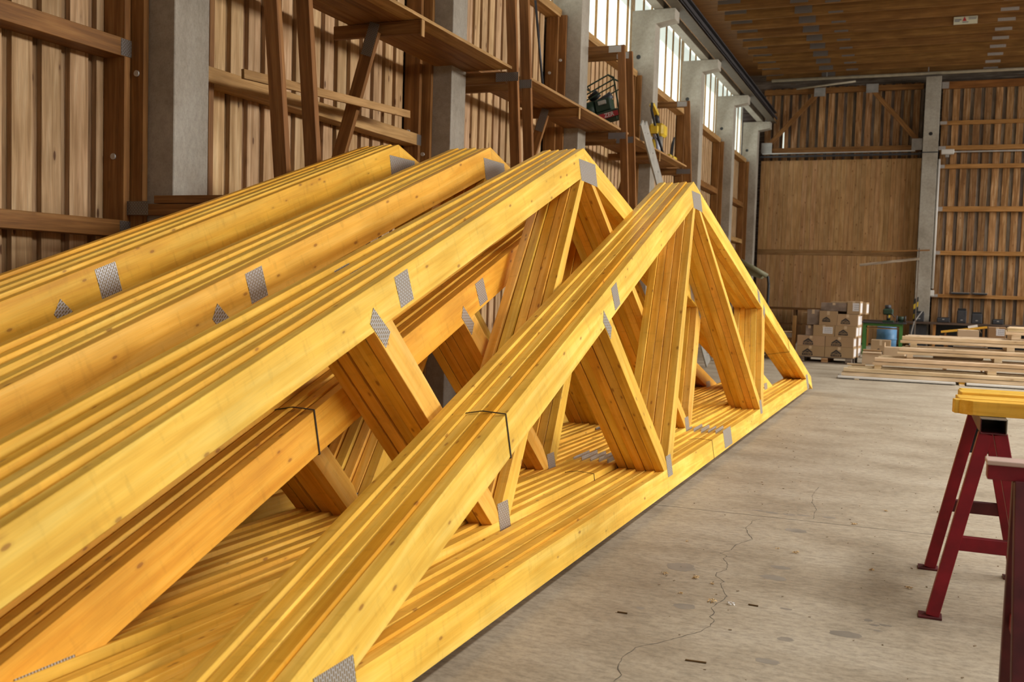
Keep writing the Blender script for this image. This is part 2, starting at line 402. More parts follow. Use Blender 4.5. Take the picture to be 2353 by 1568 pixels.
# concrete columns with a corbel for the crane beam
names = ['out of frame at the near end', 'out of frame beside the nearest wall boards', 'nearest one in view, left of the rack posts', 'second one in view, behind the ridge of the second bundle', 'third one in view, left of the green machine', 'fourth one in view, above the ladder', 'fifth one in view, just right of the last rack', 'sixth one in view, beside the narrow far windows', 'seventh one in view', 'last one, in the corner by the plank door']
colm = prism_mesh([(-5.48, 0), (-5.0, 0), (-5.0, 6.80), (-4.62, 6.87), (-4.62, 7.08), (-5.48, 7.08)], 0, .375, .006)
for i in range(10):
    y = COLY[i]
    o = thing('concrete_column', 'grey concrete column of the left wall, '+names[i], 'column', (-5.2, y+.19, 0), group='concrete columns along the left wall')
    put('shaft', colm, CONC, o, T(0, y, 0))
    cyl('bolt_hole', (-5.325, y-.0015, 6.17), (-5.325, y+.004, 6.17), .045, BLACK, o)
# spandrel beam over the windows, crane beam on the corbels
box('trim_1', (-5.05, -6, 7.085), (-4.86, 33.5, 7.25), CONC, None, axis=1, bev=.006, kind='structure')
cb = thing('crane_beam', 'long steel crane runway beam resting on the column corbels under the ceiling', 'beam', (-4.6, 14, 7.085))
BEIGE = plain('dusty_beige_flange', (.10, .08, .055), .6, 0, .15)
box('bottom_flange', (-4.70, -6, 7.085), (-4.48, 33.3, 7.105), BEIGE, cb, axis=1, bev=.002)
box('web_plate', (-4.60, -6, 7.105), (-4.585, 33.3, 7.40), DARKM, cb, axis=1, bev=0)
box('top_flange', (-4.70, -6, 7.40), (-4.48, 33.3, 7.43), DARKM, cb, axis=1, bev=.002)
box('conductor_bar', (-4.50, -6, 7.20), (-4.46, 33.3, 7.28), DARKM, cb, axis=1, bev=.004)
box('rail_head', (-4.62, -6, 7.43), (-4.56, 33.3, 7.49), DARKM, cb, axis=1, bev=.01)

# ceiling: boarding and the bottom chords of the roof trusses
ceil = put('ceiling', boxmesh(22, 44, .12, 0), CEILW, None, T(4.6, 13, 8.86), kind='structure')
jm = box_m(19.8, .06, .27, CEILW, .003)
for k in range(-30, 10):
    y = 24.93+.955*k
    if y < -6: continue
    put('joist', jm, None, ceil, T(5.0, y, 8.635), tint=tv(.08))
    if k >= -6:
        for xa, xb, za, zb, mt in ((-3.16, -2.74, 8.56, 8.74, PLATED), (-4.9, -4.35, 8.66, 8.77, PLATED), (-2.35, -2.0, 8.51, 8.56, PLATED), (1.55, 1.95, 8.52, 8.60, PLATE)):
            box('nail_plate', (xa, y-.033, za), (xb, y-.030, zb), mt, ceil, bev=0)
# far gable wall
wf = put('wall_far', boxmesh(22, .1, 9, 0), GREYW, None, T(4.6, 34.05, 4.4), kind='structure')
x = -4.93
while x < -.15:     # boarding above the door
    box('board', (x, 33.86, 5.8), (x+.19, 33.90, 8.3), OLDW, wf, axis=2, bev=.003, tint=tv(.18))
    box('board', (x+.17, 33.90, 5.8), (x+.30, 33.92, 8.3), GREYW, wf, axis=2, bev=.003, tint=tv(.25))
    x += .285
x = .46; k = 0
while x < 14:     # board wall right of the column
    if x < 6:
        box('board', (x, 33.60, 0), (x+.19, 33.64, 8.2), OLDW, wf, axis=2, bev=.003, tint=tv(.25))
        box('board', (x+.17, 33.64, 0), (x+.31, 33.66, 8.2), GREYW, wf, axis=2, bev=.003, tint=tv(.3))
    x += .298
for z0, z1 in ((1.58, 1.69), (2.90, 3.03), (4.24, 4.40), (5.56, 5.69), (6.12, 6.26), (6.90, 7.02), (8.0, 8.22)):
    box('rail', (.44, 33.50, z0), (14.5, 33.60, z1), RAIL if z1 < 7.5 else BROWN, wf, bev=.004, tint=(.95, .8, .62))
    box('nail_plate', (.42, 33.497, z0+.01), (.62, 33.499, z1-.01), PLATE, wf, bev=0)
box('conduit', (.78, 33.42, 6.04), (14, 33.46, 6.08), GALV, wf, bev=.004)
box('conduit', (-4.9, 33.3, 6.085), (-.25, 33.36, 6.12), GALV, wf, bev=.004)
# lattice over the door
box('lintel', (-4.95, 33.6, 6.14), (-.1, 33.74, 6.32), BROWN, wf, bev=.004)
box('top_plate', (-4.95, 33.6, 8.06), (-.1, 33.74, 8.22), BROWN, wf, bev=.004)
beam('brace', (-4.86, 33.55, 6.28), (-3.2, 33.55, 8.10), .14, .07, BROWN, wf, up=(0, 1, 0))
beam('brace', (-1.62, 33.55, 8.10), (-.12, 33.55, 6.36), .14, .07, BROWN, wf, up=(0, 1, 0))
for (xa, xb, za, zb) in ((-3.36, -3.02, 7.93, 8.2), (-1.78, -1.42, 7.98, 8.25), (-4.96, -4.62, 6.15, 6.48), (-.36, -.06, 6.15, 6.5), (-4.95, -4.7, 6.95, 7.25)):
    box('nail_plate', (xa, 33.47, za), (xb, 33.51, zb), STEEL, wf, bev=0)
box('light_gap', (-4.33, 33.855, 6.33), (-4.29, 33.859, 6.98), GLOW, wf, bev=0)
box('beam_shadow_strip', (-4.98, 33.40, 5.99), (-.08, 33.46, 6.05), DARKM, wf, bev=0)  # added dark strip standing in for the shade at the beam's lower edge
# plank sliding door
d1 = bpy.data.objects.new('door_1', None); COL.objects.link(d1); finish(d1, T(-2.5, 33.72, 0), None); d1['kind'] = 'structure'
x = -4.98; k = 0
while x < -.06:
    for z0, z1 in ((.04, 2.84), (3.01, 5.92)):
        box('plank', (x+.002, 33.70, z0), (min(x+.148, -.05), 33.74, z1), DOORW, d1, axis=2, bev=.004, tint=tv(.10))
    x += .15
box('middle_rail', (-4.98, 33.69, 2.84), (-.05, 33.75, 3.01), DOORW, d1, bev=.004, tint=(.62, .6, .55))
# column right of the door, downpipe, lamp
fc = thing('concrete_column', 'tall grey concrete column standing right of the plank door', 'column', (.18, 33.4, 0))
box('shaft', (-.04, 33.22, 0), (.40, 33.66, 8.35), CONC, fc, axis=2, bev=.01)
cyl('bolt_hole', (.17, 33.215, 6.6), (.17, 33.222, 6.6), .055, BLACK, fc)
box('clamp_band', (-.06, 33.2, 6.02), (.42, 33.24, 6.05), DARKM, fc, bev=0)
HZ = plain('hazard_black', (.02, .02, .02), .6)
hz = thing('hazard_strip', 'yellow and black striped warning strip on the column foot', 'warning strip', (.01, 33.2, 1.15))
zz = .72
for k in range(5):
    me = prism_mesh([(-.06, zz), (.075, zz+.10), (.075, zz+.25), (-.06, zz+.15)], 33.19, 33.205, 0)
    put('stripe', me, YPAINT if k % 2 else HZ, hz, Matrix.Identity(4)); zz += .155
dp = thing('downpipe', 'thin white vertical pipe beside the far concrete column', 'pipe', (.45, 33.4, 1.85))
cyl('pipe', (.455, 33.4, 1.85), (.455, 33.4, 5.84), .035, WHITE, dp); box('junction_box', (.40, 33.33, 1.62), (.51, 33.42, 1.80), WHITE, dp, bev=.01)
lb = thing('wall_lamp', 'small white lamp box beside the top of the downpipe', 'lamp', (.7, 33.4, 5.98))
box('housing', (.50, 33.3, 5.98), (.86, 33.45, 6.13), WHITE, lb, bev=.015); box('bracket', (.62, 33.42, 5.9), (.72, 33.5, 5.98), STEEL, lb, bev=.003)
# long pipe under the ceiling at the far end
pp = thing('ceiling_pipe', 'long pale pipe running across the hall under the far ceiling', 'pipe', (0, 33.36, 8.48))
cyl('pipe', (-4.7, 33.36, 8.47), (14, 33.36, 8.47), .05, plain('pale_pipe', (.5, .44, .33), .5), pp, seg=16)
cyl('brace_pipe', (-3.9, 33.3, 8.16), (-2.1, 33.3, 8.32), .03, plain('pale_pipe_2', (.42, .36, .26), .5), pp)
for xx in (-3, 0, 3): box('hanger', (xx, 33.34, 8.5), (xx+.03, 33.38, 8.8), STEEL, pp, bev=0)
# notice board on a roof timber
nb = thing('warning_sign', 'white sign with a small red emblem fixed to a roof timber', 'sign', (.81, 27.76, 8.6))
box('panel', (.54, 27.735, 8.50), (1.09, 27.75, 8.69), plain('sign_white', (.62, .60, .45), .5, 0, .05), nb, bev=0)
put('red_emblem', prism_mesh([(.74, 8.575), (.84, 8.575), (.81, 8.64), (.79, 8.685), (.77, 8.64)], 27.73, 27.735, 0), REDL, nb)
for xa, xb, za, zb in ((.56, .72, 8.60, 8.63), (.56, .68, 8.565, 8.59), (.88, 1.07, 8.645, 8.665), (.88, 1.06, 8.61, 8.63), (.74, .88, 8.535, 8.558)):
    box('printed_line', (xa, 27.731, za), (xb, 27.735, zb), INKG, nb, bev=0)
# right wall and near wall close the hall
wr = put('wall_right', boxmesh(.2, 44, 5.7, 0), OLDW, None, T(15.1, 13, 2.85), kind='structure')
put('trim_2', boxmesh(.2, 44, 1.6, 0), OLDW, None, T(15.1, 13, 8.05), kind='structure')
wnr = bpy.data.objects.new('window_%d' % wn, None); COL.objects.link(wnr); finish(wnr, T(15.1, 13, 6.5), None); wnr['kind'] = 'structure'
for k in range(20): box('pane', (15.08, -8.5+2.15*k, 5.7), (15.1, -8.5+2.15*k+2.05, 7.25), GLOW, wnr, bev=0)
put('wall_near', boxmesh(22, .2, 9, 0), OLDW, None, T(4.6, -7.6, 4.4), kind='structure')

# ------------------------------------------------------------------ storage rack along the left wall
def front_post(th, y, zt, slope, xt, zref, zb=0.0, w=.115, t=.06):
    xa = xt+slope*(zref-zb); xb = xt-slope*(zt-zref)
    beam('post', (xa-w/2, y+t/2, zb), (xb-w/2, y+t/2, zt), t, w, BROWN, th, up=(1, 0, 0), tint=(1.05, 1.0, 1.0))
frames = [(6.10, 3.6, .09, 6.3, 'first post from the left, beside the nearest column'), (6.52, 3.6, .085, 6.3, 'second post from the left, next to the nearest one'),
          (10.62, 4.84, .062, 6.3, 'third post, at the end of the upper left shelf'), (11.04, 4.84, .062, 6.3, 'fourth post, where the middle shelf begins'),
          (15.13, 5.39, .062, 5.39, 'fifth post, with a cross beam right of the green machine'), (15.58, 5.39, .062, 5.39, 'sixth post, behind the fifth and slightly lower in the photo'),
          (19.93, 5.39, .06, 5.39, 'last post, right of the yellow machine')]
for i, (y, zref, sl, zt, lab) in enumerate(frames):
    th = thing('rack_frame', 'brown timber rack frame, '+lab, 'rack frame', (-4.8, y+.03, 0), group='timber rack frames on the left wall')
    front_post(th, y, zt, sl, -4.41, zref)
    box('wall_post', (-5.50, y-.002, 2.2), (-5.35, y+.058, zt), BROWN, th, axis=2, bev=.002)
    box('cross_beam', (-5.40, y+.001, 3.91), (-4.50, y+.055, 4.045), BROWN, th, bev=.002, tint=(.9, .9, .9))
    box('low_beam', (-5.34, y-.47 if i == 0 else y+.002, 2.02), (-4.2, y-.41 if i == 0 else y+.055, 2.10), BROWN, th, bev=.002)
    if i == 0: box('low_beam', (-5.1, y-.47, 2.105), (-4.2, y-.41, 2.16), BROWN, th, bev=.002)
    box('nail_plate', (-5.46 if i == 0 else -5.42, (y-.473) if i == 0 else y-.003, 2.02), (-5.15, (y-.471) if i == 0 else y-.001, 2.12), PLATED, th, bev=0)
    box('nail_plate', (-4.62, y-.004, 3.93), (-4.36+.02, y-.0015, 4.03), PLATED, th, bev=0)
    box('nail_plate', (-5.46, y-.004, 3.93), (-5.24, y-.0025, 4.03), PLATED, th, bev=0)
    if i >= 4:
        box('top_beam', (-5.49, y-.001, 5.27), (-4.50, y+.057, 5.39), BROWN, th, bev=.002)
        for xa in (-5.47, -4.66): box('nail_plate', (xa, y-.004, 5.28), (xa+.2, y-.002, 5.38), PLATE, th, bev=0)
for y, lab in ((8.37, 'under the upper left shelf, with a steeply leaning brace'), (13.04, 'under the middle shelf, with a short brace'), (17.65, 'under the last shelf, beside the ladder')):
    th = thing('shelf_bracket', 'brown timber bracket '+lab, 'bracket', (-4.9, y, 3.0), group='brackets under the shelves')
    box('arm', (-5.38, y, 3.93), (-4.42, y+.05, 4.055), BROWN, th, bev=.002)
    beam('brace', (-4.91, y-.03, 3.97), (-5.42, y-.03, 2.3), .055, .13, BROWN, th, up=(1, 0, 0), tint=(.95, .92, .9))
    beam('nail_plate', (-4.885, y-.06, 4.04), (-4.98, y-.06, 3.74), .003, .11, PLATED, th, up=(1, 0, 0), bev=0)
    box('arm_end', (-4.425, y-.006, 3.90), (-4.41, y+.052, 4.055), RAIL, th, axis=2, bev=.001)
for y0, y1, lab in ((6.62, 10.6, 'upper left shelf, seen from below'), (11.13, 15.12, 'middle shelf of three'), (15.21, 15.565, 'short shelf between the fifth and sixth posts, under the green machine'), (15.65, 19.9, 'last shelf carrying the yellow tools')):
    th = thing('shelf', 'plank deck of the '+lab, 'shelf', (-4.8, (y0+y1)/2, 4.06), group='plank shelves of the wall rack')
    for k in range(4):
        xa = -4.41-.203*(k+1)
        box('plank', (xa+.003, y0, 4.06), (xa+.200, y1, 4.092), BROWN if k else RAIL, th, axis=1, bev=.002, tint=tv(.1))
    q = y0+.3
lbd = beam('loose_board', (-4.97, 6.45, 3.185), (-4.97, 9.19, 3.33), .03, .075, RAIL, None)
meta(lbd, 'loose light brown batten lying slanted behind the first two rack posts', 'board')
rod = cyl('pole', (-5.1, 13.02, 5.55), (-5.08, 13.48, 4.10), .018, DARKM); meta(rod, 'thin dark pole leaning against the wall above the middle shelf', 'pole')
# ladder
ld = thing('ladder', 'aluminium ladder leaning beside the last shelf, behind the truss ridges', 'ladder', (-4.2, 18.1, 0))
a0, a1 = Vector((-4.26, 15.76, 4.28)), Vector((-3.94, 20.45, .05))
off = Vector((-.03, .34, .04))
for k in (0, 1):
    beam('stile', a0+off*k, a1+off*k, .028, .13, ALU, ld, up=(.1, .5, 1))
n = 15
for k in range(n):
    p = a0+(a1-a0)*(k+.5)/n; cyl('rung', p-off*.06, p+off*1.02, .016, ALU, ld, seg=10)

# green machine on the middle shelf
B = T(-4.86, 15.41, 4.185) @ Matrix.Rotation(R(-13), 4, 'Y') @ Matrix.Rotation(R(-90), 4, 'Z') @ Matrix.Scale(.68, 4)
gm = thing('engine_unit', 'dark green engine unit in a tube cage on the middle shelf', 'machine', mw=B)
def G(n, lo, hi, mat, ax=0, bev=.01): return box(n, lo, hi, mat, gm, base=B, axis=ax, bev=bev)
G('tank_box', (-.22, -.50, .06), (.30, .58, .24), DGREEN)
for xx in (-.2, .26):
    for yy in (-.44, .5): G('foot', (xx-.02, yy-.02, 0), (xx+.02, yy+.02, .08), DGREEN, bev=.002)
G('name_label', (.30, -.06, .07), (.306, .58, .19), REDL, bev=0)
text('lettering', 'ZER', .135, PAPER, B @ Matrix.Translation((.309, .36, .13)) @ Matrix(((0, 0, 1, 0), (1, 0, 0, 0), (0, 1, 0, 0), (0, 0, 0, 1))), gm)
cyl('motor', (.02, -.42, .42), (.05, .02, .42), .19, DGREEN, gm, base=B, seg=24)
cyl('motor_cap', (.03, -.47, .42), (.03, -.42, .42), .16, BLACK, gm, base=B, seg=24)
G('pump_block', (-.15, .02, .26), (.2, .42, .58), DGREEN, bev=.03)
cyl('cylinder_head', (.1, .1, .5), (.1, .45, .62), .09, DARKM, gm, base=B)
G('gauge_bracket', (.18, .12, .42), (.24, .32, .52), STEEL)
cyl('filter', (.0, -.1, .66), (.0, .12, .78), .10, BLACK, gm, base=B)
cyl('hose_reel', (.1, -.40, .60), (.14, -.34, .62), .12, BLACK, gm, base=B)
for xx in (-.2, .27):
    tube('cage_tube', [(xx, -.55, .05), (xx, -.58, .78), (xx, .50, 1.05), (xx, .62, .95), (xx, .60, .05)], .022, DGREEN, gm, base=B)
    tube('cage_bar', [(xx, -.57, .50), (xx, .60, .78)], .016, DGREEN, gm, base=B)
for yy, z in ((-.57, .78), (.5, 1.05), (-.1, .9)): tube('cage_tie', [(-.2, yy, z), (.27, yy, z)], .018, DGREEN, gm, base=B)
tube('cable', [(.2, -.1, .95), (.24, -.3, .8), (.2, -.45, .6), (.26, -.5, .3)], .012, BLACK, gm, base=B)
tube('lever', [(.1, -.05, .88), (.05, -.2, 1.15)], .014, BLACK, gm, base=B)
blk = box('timber_offcut', (-4.72, 15.30, 4.093), (-4.58, 15.52, 4.20), RAIL, None, label='timber offcut propping up the green machine on its right', cat='offcut')
# yellow machine and small tools on the last shelf
B = T(-4.75, 18.75, 4.092)
ym = thing('breaker_hammer', 'yellow upright machine with a black hose on the last shelf', 'machine', mw=B)
box('stand', (-.15, -.2, 0), (.15, .25, .04), DARKM, ym, base=B, bev=.005)
cyl('lower_body', (0, .05, .04), (0, .05, .42), .10, STEEL, ym, base=B, seg=18)
cyl('skirt', (-.06, -.02, .04), (-.03, 0, .35), .08, YPAINT, ym, base=B)
box('motor_housing', (-.14, -.12, .42), (.14, .26, .66), YPAINT, ym, base=B, bev=.04)
cyl('neck', (0, .05, .64), (-.02, -.02, .84), .045, DARKM, ym, base=B)
beam('handle', (-.02, .0, .82), (-.06, -.26, .99), .09, .06, YPAINT, ym, base=B, bev=.015)
tube('hose', [(-.05, -.3, 1.0), (-.02, -.42, .85), (.05, -.42, .6), (.1, -.3, .35), (.14, -.1, .12), (.15, .05, .02)], .024, BLACK, ym, base=B)
box('side_pod', (-.02, -.42, .42), (.1, -.3, .56), YPAINT, ym, base=B, bev=.03)
tube('blue_hose', [(.0, -.3, .45), (.06, -.26, .3), (.08, -.2, .1)], .03, plain('grey_hose', (.3, .32, .4), .5), ym, base=B)
B = T(-4.62, 19.45, 4.092)
jk = thing('yellow_tool', 'small yellow tool block with a black loop handle on the last shelf', 'tool', mw=B)
box('block', (-.08, -.02, 0), (.06, .24, .14), YPAINT, jk, base=B, bev=.02); box('block_end', (-.06, -.22, 0), (.04, -.1, .15), YPAINT, jk, base=B, bev=.02)
tube('loop_handle', [(0, -.1, .1), (0, 0, .38), (0, .16, .52), (0, .1, .35), (0, .02, .1)], .017, BLACK, jk, base=B)
box('base_plate', (-.08, -.2, 0), (.06, .2, .02), DARKM, jk, base=B, bev=0)
wc = put('timber_offcut', prism_mesh([(0, 0), (.22, 0), (.18, .16), (.1, .16)], -.04, .04), RAIL, None, T(-4.72, 19.74, 4.092) @ Matrix.Rotation(R(90), 4, 'Z'), label='small timber offcut between the yellow tool and the last post', cat='offcut')

# ------------------------------------------------------------------ roof trusses
A0, AL = 2.592, R(18.52); TN = math.tan(AL); CC = .1945/math.cos(AL); DB = .165; TT = .066; PITCH = .0695
def board_from_poly(poly, ang, y0=0, y1=TT, bev=.002):
    """polygon given in truss (s, v) -> mesh whose local X follows the member, plus its local matrix"""
    cx = sum(p[0] for p in poly)/len(poly); cz = sum(p[1] for p in poly)/len(poly)
    c, s = math.cos(-ang), math.sin(-ang)
    pts = [((p[0]-cx)*c-(p[1]-cz)*s, (p[0]-cx)*s+(p[1]-cz)*c) for p in poly]
    return prism_mesh(pts, y0, y1, bev), Matrix.Translation((cx, 0, cz)) @ Matrix.Rotation(-ang, 4, 'Y')
top = lambda s: A0-TN*abs(s)
TE = 7.27
parts = []
for sg in (-1, 1):
    parts.append(('top_chord', board_from_poly([(0, A0), (0, A0-CC), (sg*TE, top(TE)-CC), (sg*TE, top(TE))][::sg], -sg*AL), YEL))
for sg in (-1, 1):
    e = [(.09, 0), (sg*6.8, 0), (sg*6.8, top(6.8)-CC), (sg*(A0-CC-DB)/TN, DB), (.09, DB)]
    parts.append(('bottom_chord', board_from_poly(e[::sg], 0), YEL))
for sg in (-1, 1):
    # outer web: node on the top chord to the V at the bottom chord
    l0, l1 = (3.325, top(3.325)-CC), (3.16, top(3.16)-CC)
    outer = [(l0[0], l0[1]), (2.33, DB), (2.24, DB), (2.24, .235), (l1[0], l1[1])]
    outer = [(3.33, top(3.33)-CC), (3.16, top(3.16)-CC), (2.30, .335), (2.22, DB), (2.335, DB)]
    outer = [(sg*a, b) for a, b in outer]
    parts.append(('web', board_from_poly(outer[::-sg], -sg*0 + (math.atan2(1.08, 1.0)*sg)), YEL))
    inner = [(.02, A0-CC-.004), (.145, top(.145)-CC), (2.10, .335), (2.26, DB+.0), (2.165, DB), (1.975, .36)]
    inner = [(.028, top(.028)-CC), (.155, top(.155)-CC), (2.085, .375), (2.215, DB), (2.10, DB), (1.955, .37)]
    inner = [(.028, top(.028)-CC), (.150, top(.150)-CC), (2.22, .21), (2.215, DB), (2.09, DB)]
    inner = [(sg*a, b) for a, b in inner]
    parts.append(('web', board_from_poly(inner[::sg], -sg*math.atan2(2.1, 2.05)), YEL))
def plate2(poly, ang):
    cx = sum(p[0] for p in poly)/len(poly); cz = sum(p[1] for p in poly)/len(poly)
    c, s = math.cos(-ang), math.sin(-ang)
    bm = bmesh.new()
    for ya, yb in ((-.0022, .0), (TT, TT+.0022)):
        q = [[bm.verts.new(((p[0]-cx)*c-(p[1]-cz)*s, y, (p[0]-cx)*s+(p[1]-cz)*c)) for p in poly] for y in (ya, yb)]
        bm.faces.new(q[0]); bm.faces.new(q[1][::-1]); n = len(poly)
        for i in range(n): bm.faces.new((q[0][i], q[1][i], q[1][(i+1) % n], q[0][(i+1) % n]))
    bmesh.ops.recalc_face_normals(bm, faces=bm.faces)
    return mesh_of(bm, 'plate'), Matrix.Translation((cx, 0, cz)) @ Matrix.Rotation(-ang, 4, 'Y')
plates = [plate2([(-.15, 2.49), (.23, 2.49), (.225, 2.31), (-.145, 2.325)], 0),
          plate2([(-.09, .187), (.285, .187), (.285, .015), (-.09, .015)], 0),
          plate2([(-6.85, .228), (-6.61, .228), (-6.61, 0), (-6.85, 0)], 0), plate2([(6.85, .228), (6.61, .228), (6.61, 0), (6.85, 0)], 0)]
for sg in (-1, 1):
    plates.append(plate2([(sg*3.096, 1.530), (sg*2.96, 1.576), (sg*2.929, 1.425), (sg*3.062, 1.380)], -sg*AL))
    plates.append(plate2([(sg*3.318, 1.385), (sg*3.361, 1.309), (sg*3.246, 1.193), (sg*3.190, 1.268)], sg*R(47)))
    plates.append(plate2([(sg*2.245, .262), (sg*2.10, .262), (sg*2.10, .104), (sg*2.245, .104)], 0))
bundles = [(-1.6094, 9.5134, .0144, .1648, .0808, 'aisle-side bundle'), (-2.0218, 7.302, .0257, .1568, .1044, 'second bundle from the aisle'),
           (-2.3875, 9.0826, .0206, .1746, .0869, 'third bundle, half hidden below the second'), (-2.8096, 7.1351, .0279, .1263, .0933, 'fourth bundle from the aisle'),
           (-3.4938, 6.862, .0367, .1201, .0915, 'wall-side bundle')]
order = ['aisle-side truss', 'second truss', 'middle truss', 'fourth truss', 'wall-side truss']
tints = {0: [(1.06, 1.10, 1.25), (.90, .74, .40), (1.05, 1.08, 1.25), (1.02, 1.0, .95), (1.04, 1.06, 1.15)],
         1: [(1.06, 1.10, 1.2), (.98, .92, .8), (1.04, 1.06, 1.2), (.95, .86, .6), (1.0, .96, .8)],
         2: [(1.0, .80, .55), (.92, .74, .5), (.98, .9, .8), (.9, .75, .55), (1, .95, .9)],
         3: [(1.0, .90, .95), (.98, .95, .9), (1.02, 1.04, 1.1), (1.0, .9, .7), (.98, .9, .7)],
         4: [(.98, .88, .6), (1.0, .96, .9), (1.0, 1.02, 1.1), (1.0, .9, .7), (1, .84, .5)]}
# long trusses flex: how far the near half of each truss is lifted / fanned out towards the wall (radians at the ridge)
LIFT = {0: (0, 0, 0, .0005, .001), 1: (0, .002, .0045, .0075, .0115), 2: (0, .001, .002, .003, .004), 3: (0, .001, .003, .005, .008), 4: (0, .002, .004, .007, .010)}
FAN = {0: (0, 0, .001, .001, .002), 1: (0, .003, .006, .011, .018), 2: (0, .001, .002, .003, .004), 3: (0, .002, .004, .007, .010), 4: (0, .001, .002, .004, .006)}
STRAPM = plain('strap_plastic', (.02, .017, .014), .45)
for bi, (bx, by, th_, ph, z0, bl) in enumerate(bundles):
    D = Vector((math.sin(th_), math.cos(th_), 0)); bk = Vector((-math.cos(th_), math.sin(th_), 0))
    U = math.cos(ph)*Vector((0, 0, 1))+math.sin(ph)*bk; NB = math.cos(ph)*bk-math.sin(ph)*Vector((0, 0, 1))
    BM = Matrix((D, NB, U)).transposed().to_4x4(); BM.translation = (bx, by, z0)
    for k in range(5):
        js = 0 if k == 0 else random.uniform(-.016, .016); jv = 0 if k == 0 else (random.uniform(-.007, .006) + math.tan(ph)*.0695*k)
        mw = BM @ Matrix.Translation((js, k*PITCH, jv))
        t_ = thing('roof_truss', 'yellow timber roof truss, %s of the %s' % (order[k], bl), 'truss', group='yellow roof trusses stacked in leaning bundles', mw=mw)
        HN = Matrix.Translation((0, 0, A0)) @ Matrix.Rotation(-FAN[bi][k], 4, 'Z') @ Matrix.Rotation(LIFT[bi][k], 4, 'Y') @ Matrix.Translation((0, 0, -A0))
        I4 = Matrix.Identity(4)
        for j, (nm, (me, lm), mt) in enumerate(parts):
            hg = HN if j in (0, 2, 4, 5) else I4
            c = tints[bi][k]; v = random.uniform(.93, 1.06)
            if nm == 'web': c = (1.0*random.uniform(.9, 1.02), .98*random.uniform(.88, 1.02), 1.15*random.uniform(.7, 1.1))
            if nm == 'bottom_chord': c = tuple(.5*x+.5*y for x, y in zip(c, (1.03, 1.03, 1.1)))
            put(nm, me, mt, t_, mw @ hg @ lm, tint=(c[0]*v, c[1]*v, c[2]*v))
        for j, (me, lm) in enumerate(plates): put('nail_plate', me, PLATE, t_, mw @ (HN if j in (2, 4, 5, 6) else I4) @ lm)
    # straps round the five trusses
    y0, y1 = -.004, 4*PITCH+TT+.004
    for kind, s in (('top', -5.08), ('top', 5.1), ('bottom', -.62)):
        if kind == 'top' and s < 0 and bi not in (0, 2): continue
        if kind == 'top':
            zt = top(s)+.004; zb = zt-CC-.008; tilt = 0
        else: zt, zb = DB+.012, -.004
        stp = thing('strap', 'thin black strap, %s, %s' % ({'top': ('left' if s < 0 else 'right')+' top chords', 'bottom': 'middle of bottom chords'}[kind], bl), 'strap', mw=BM @ Matrix.Translation((s, 0, zt)))
        sl = -TN*(1 if s > 0 else -1) if kind == 'top' else 0
        w_ = .0045 if kind == 'top' else .0025
        zt += .012 if kind == 'top' else 0
        Q = [(s, y0, zt-.010), (s, y0, zb), (s, y1, zb), (s, y1, zt+.01), (s, .12, zt+.016), (s, y0, zt-.010)]
        for (pa, pb) in zip(Q[:-1], Q[1:]):
            upd = (1, 0, sl)
            beam('band', pa, pb, .0025, w_*2, STRAPM, stp, up=upd, bev=0, base=BM)
    # bearers on the floor
    for s in (-5.2, -.2, 5.6):
        o = box('bearer', (s-.04, .10, 0), (s+.04, .34, z0-.02), PALE, None, axis=1, base=Matrix((D, bk, Vector((0, 0, 1)))).transposed().to_4x4(), bev=.002)
        m2 = Matrix((D, bk, Vector((0, 0, 1)))).transposed().to_4x4(); m2.translation = (bx, by, 0)
        mw = m2 @ Matrix.Translation((s, .23, (z0-.022)/2)) @ Matrix.Rotation(R(90), 4, 'Z')
        o.matrix_local = mw; WM[o] = mw
        meta(o, 'short bearer under the %s, %s' % (bl, {-5.2: 'near end', -.2: 'middle', 5.6: 'far end'}[s]), 'bearer')

# ------------------------------------------------------------------ sawhorses
def sawhorse(x0, y0, L, wtop, H, foot_l, foot_r, lab, along='Y'):
    th = thing('sawhorse', lab, 'sawhorse', (x0, y0, 0))
    return th
sh = thing('sawhorse', 'red steel sawhorse with an open square tube end, carrying the yellow boards', 'sawhorse', (.378, 5.78, 0))
# open tube
x0, x1, z0, z1, ya, yb = .318, .437, .943, 1.018, 5.27, 6.36
w = .005
for lo, hi in (((x0, ya, z1-w), (x1, yb, z1)), ((x0, ya, z0), (x1, yb, z0+w)), ((x0, ya, z0), (x0+w, yb, z1)), ((x1-w, ya, z0), (x1, yb, z1))):
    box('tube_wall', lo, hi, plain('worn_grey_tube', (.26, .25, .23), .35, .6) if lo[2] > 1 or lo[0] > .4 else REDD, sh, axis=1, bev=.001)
for yy, m_ in ((5.305, RED), (6.255, RED)):
    for xa, xb in ((.345, .152), (.410, .604)):
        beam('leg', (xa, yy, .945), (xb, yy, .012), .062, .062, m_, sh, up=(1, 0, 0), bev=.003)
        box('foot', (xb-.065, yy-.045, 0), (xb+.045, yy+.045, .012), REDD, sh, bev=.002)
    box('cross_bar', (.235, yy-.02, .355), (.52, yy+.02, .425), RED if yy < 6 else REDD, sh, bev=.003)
put('gusset', prism_mesh([(.35, .945), (.42, .945), (.50, .70), (.30, .70)], 6.30, 6.31, 0), DARKM, sh)
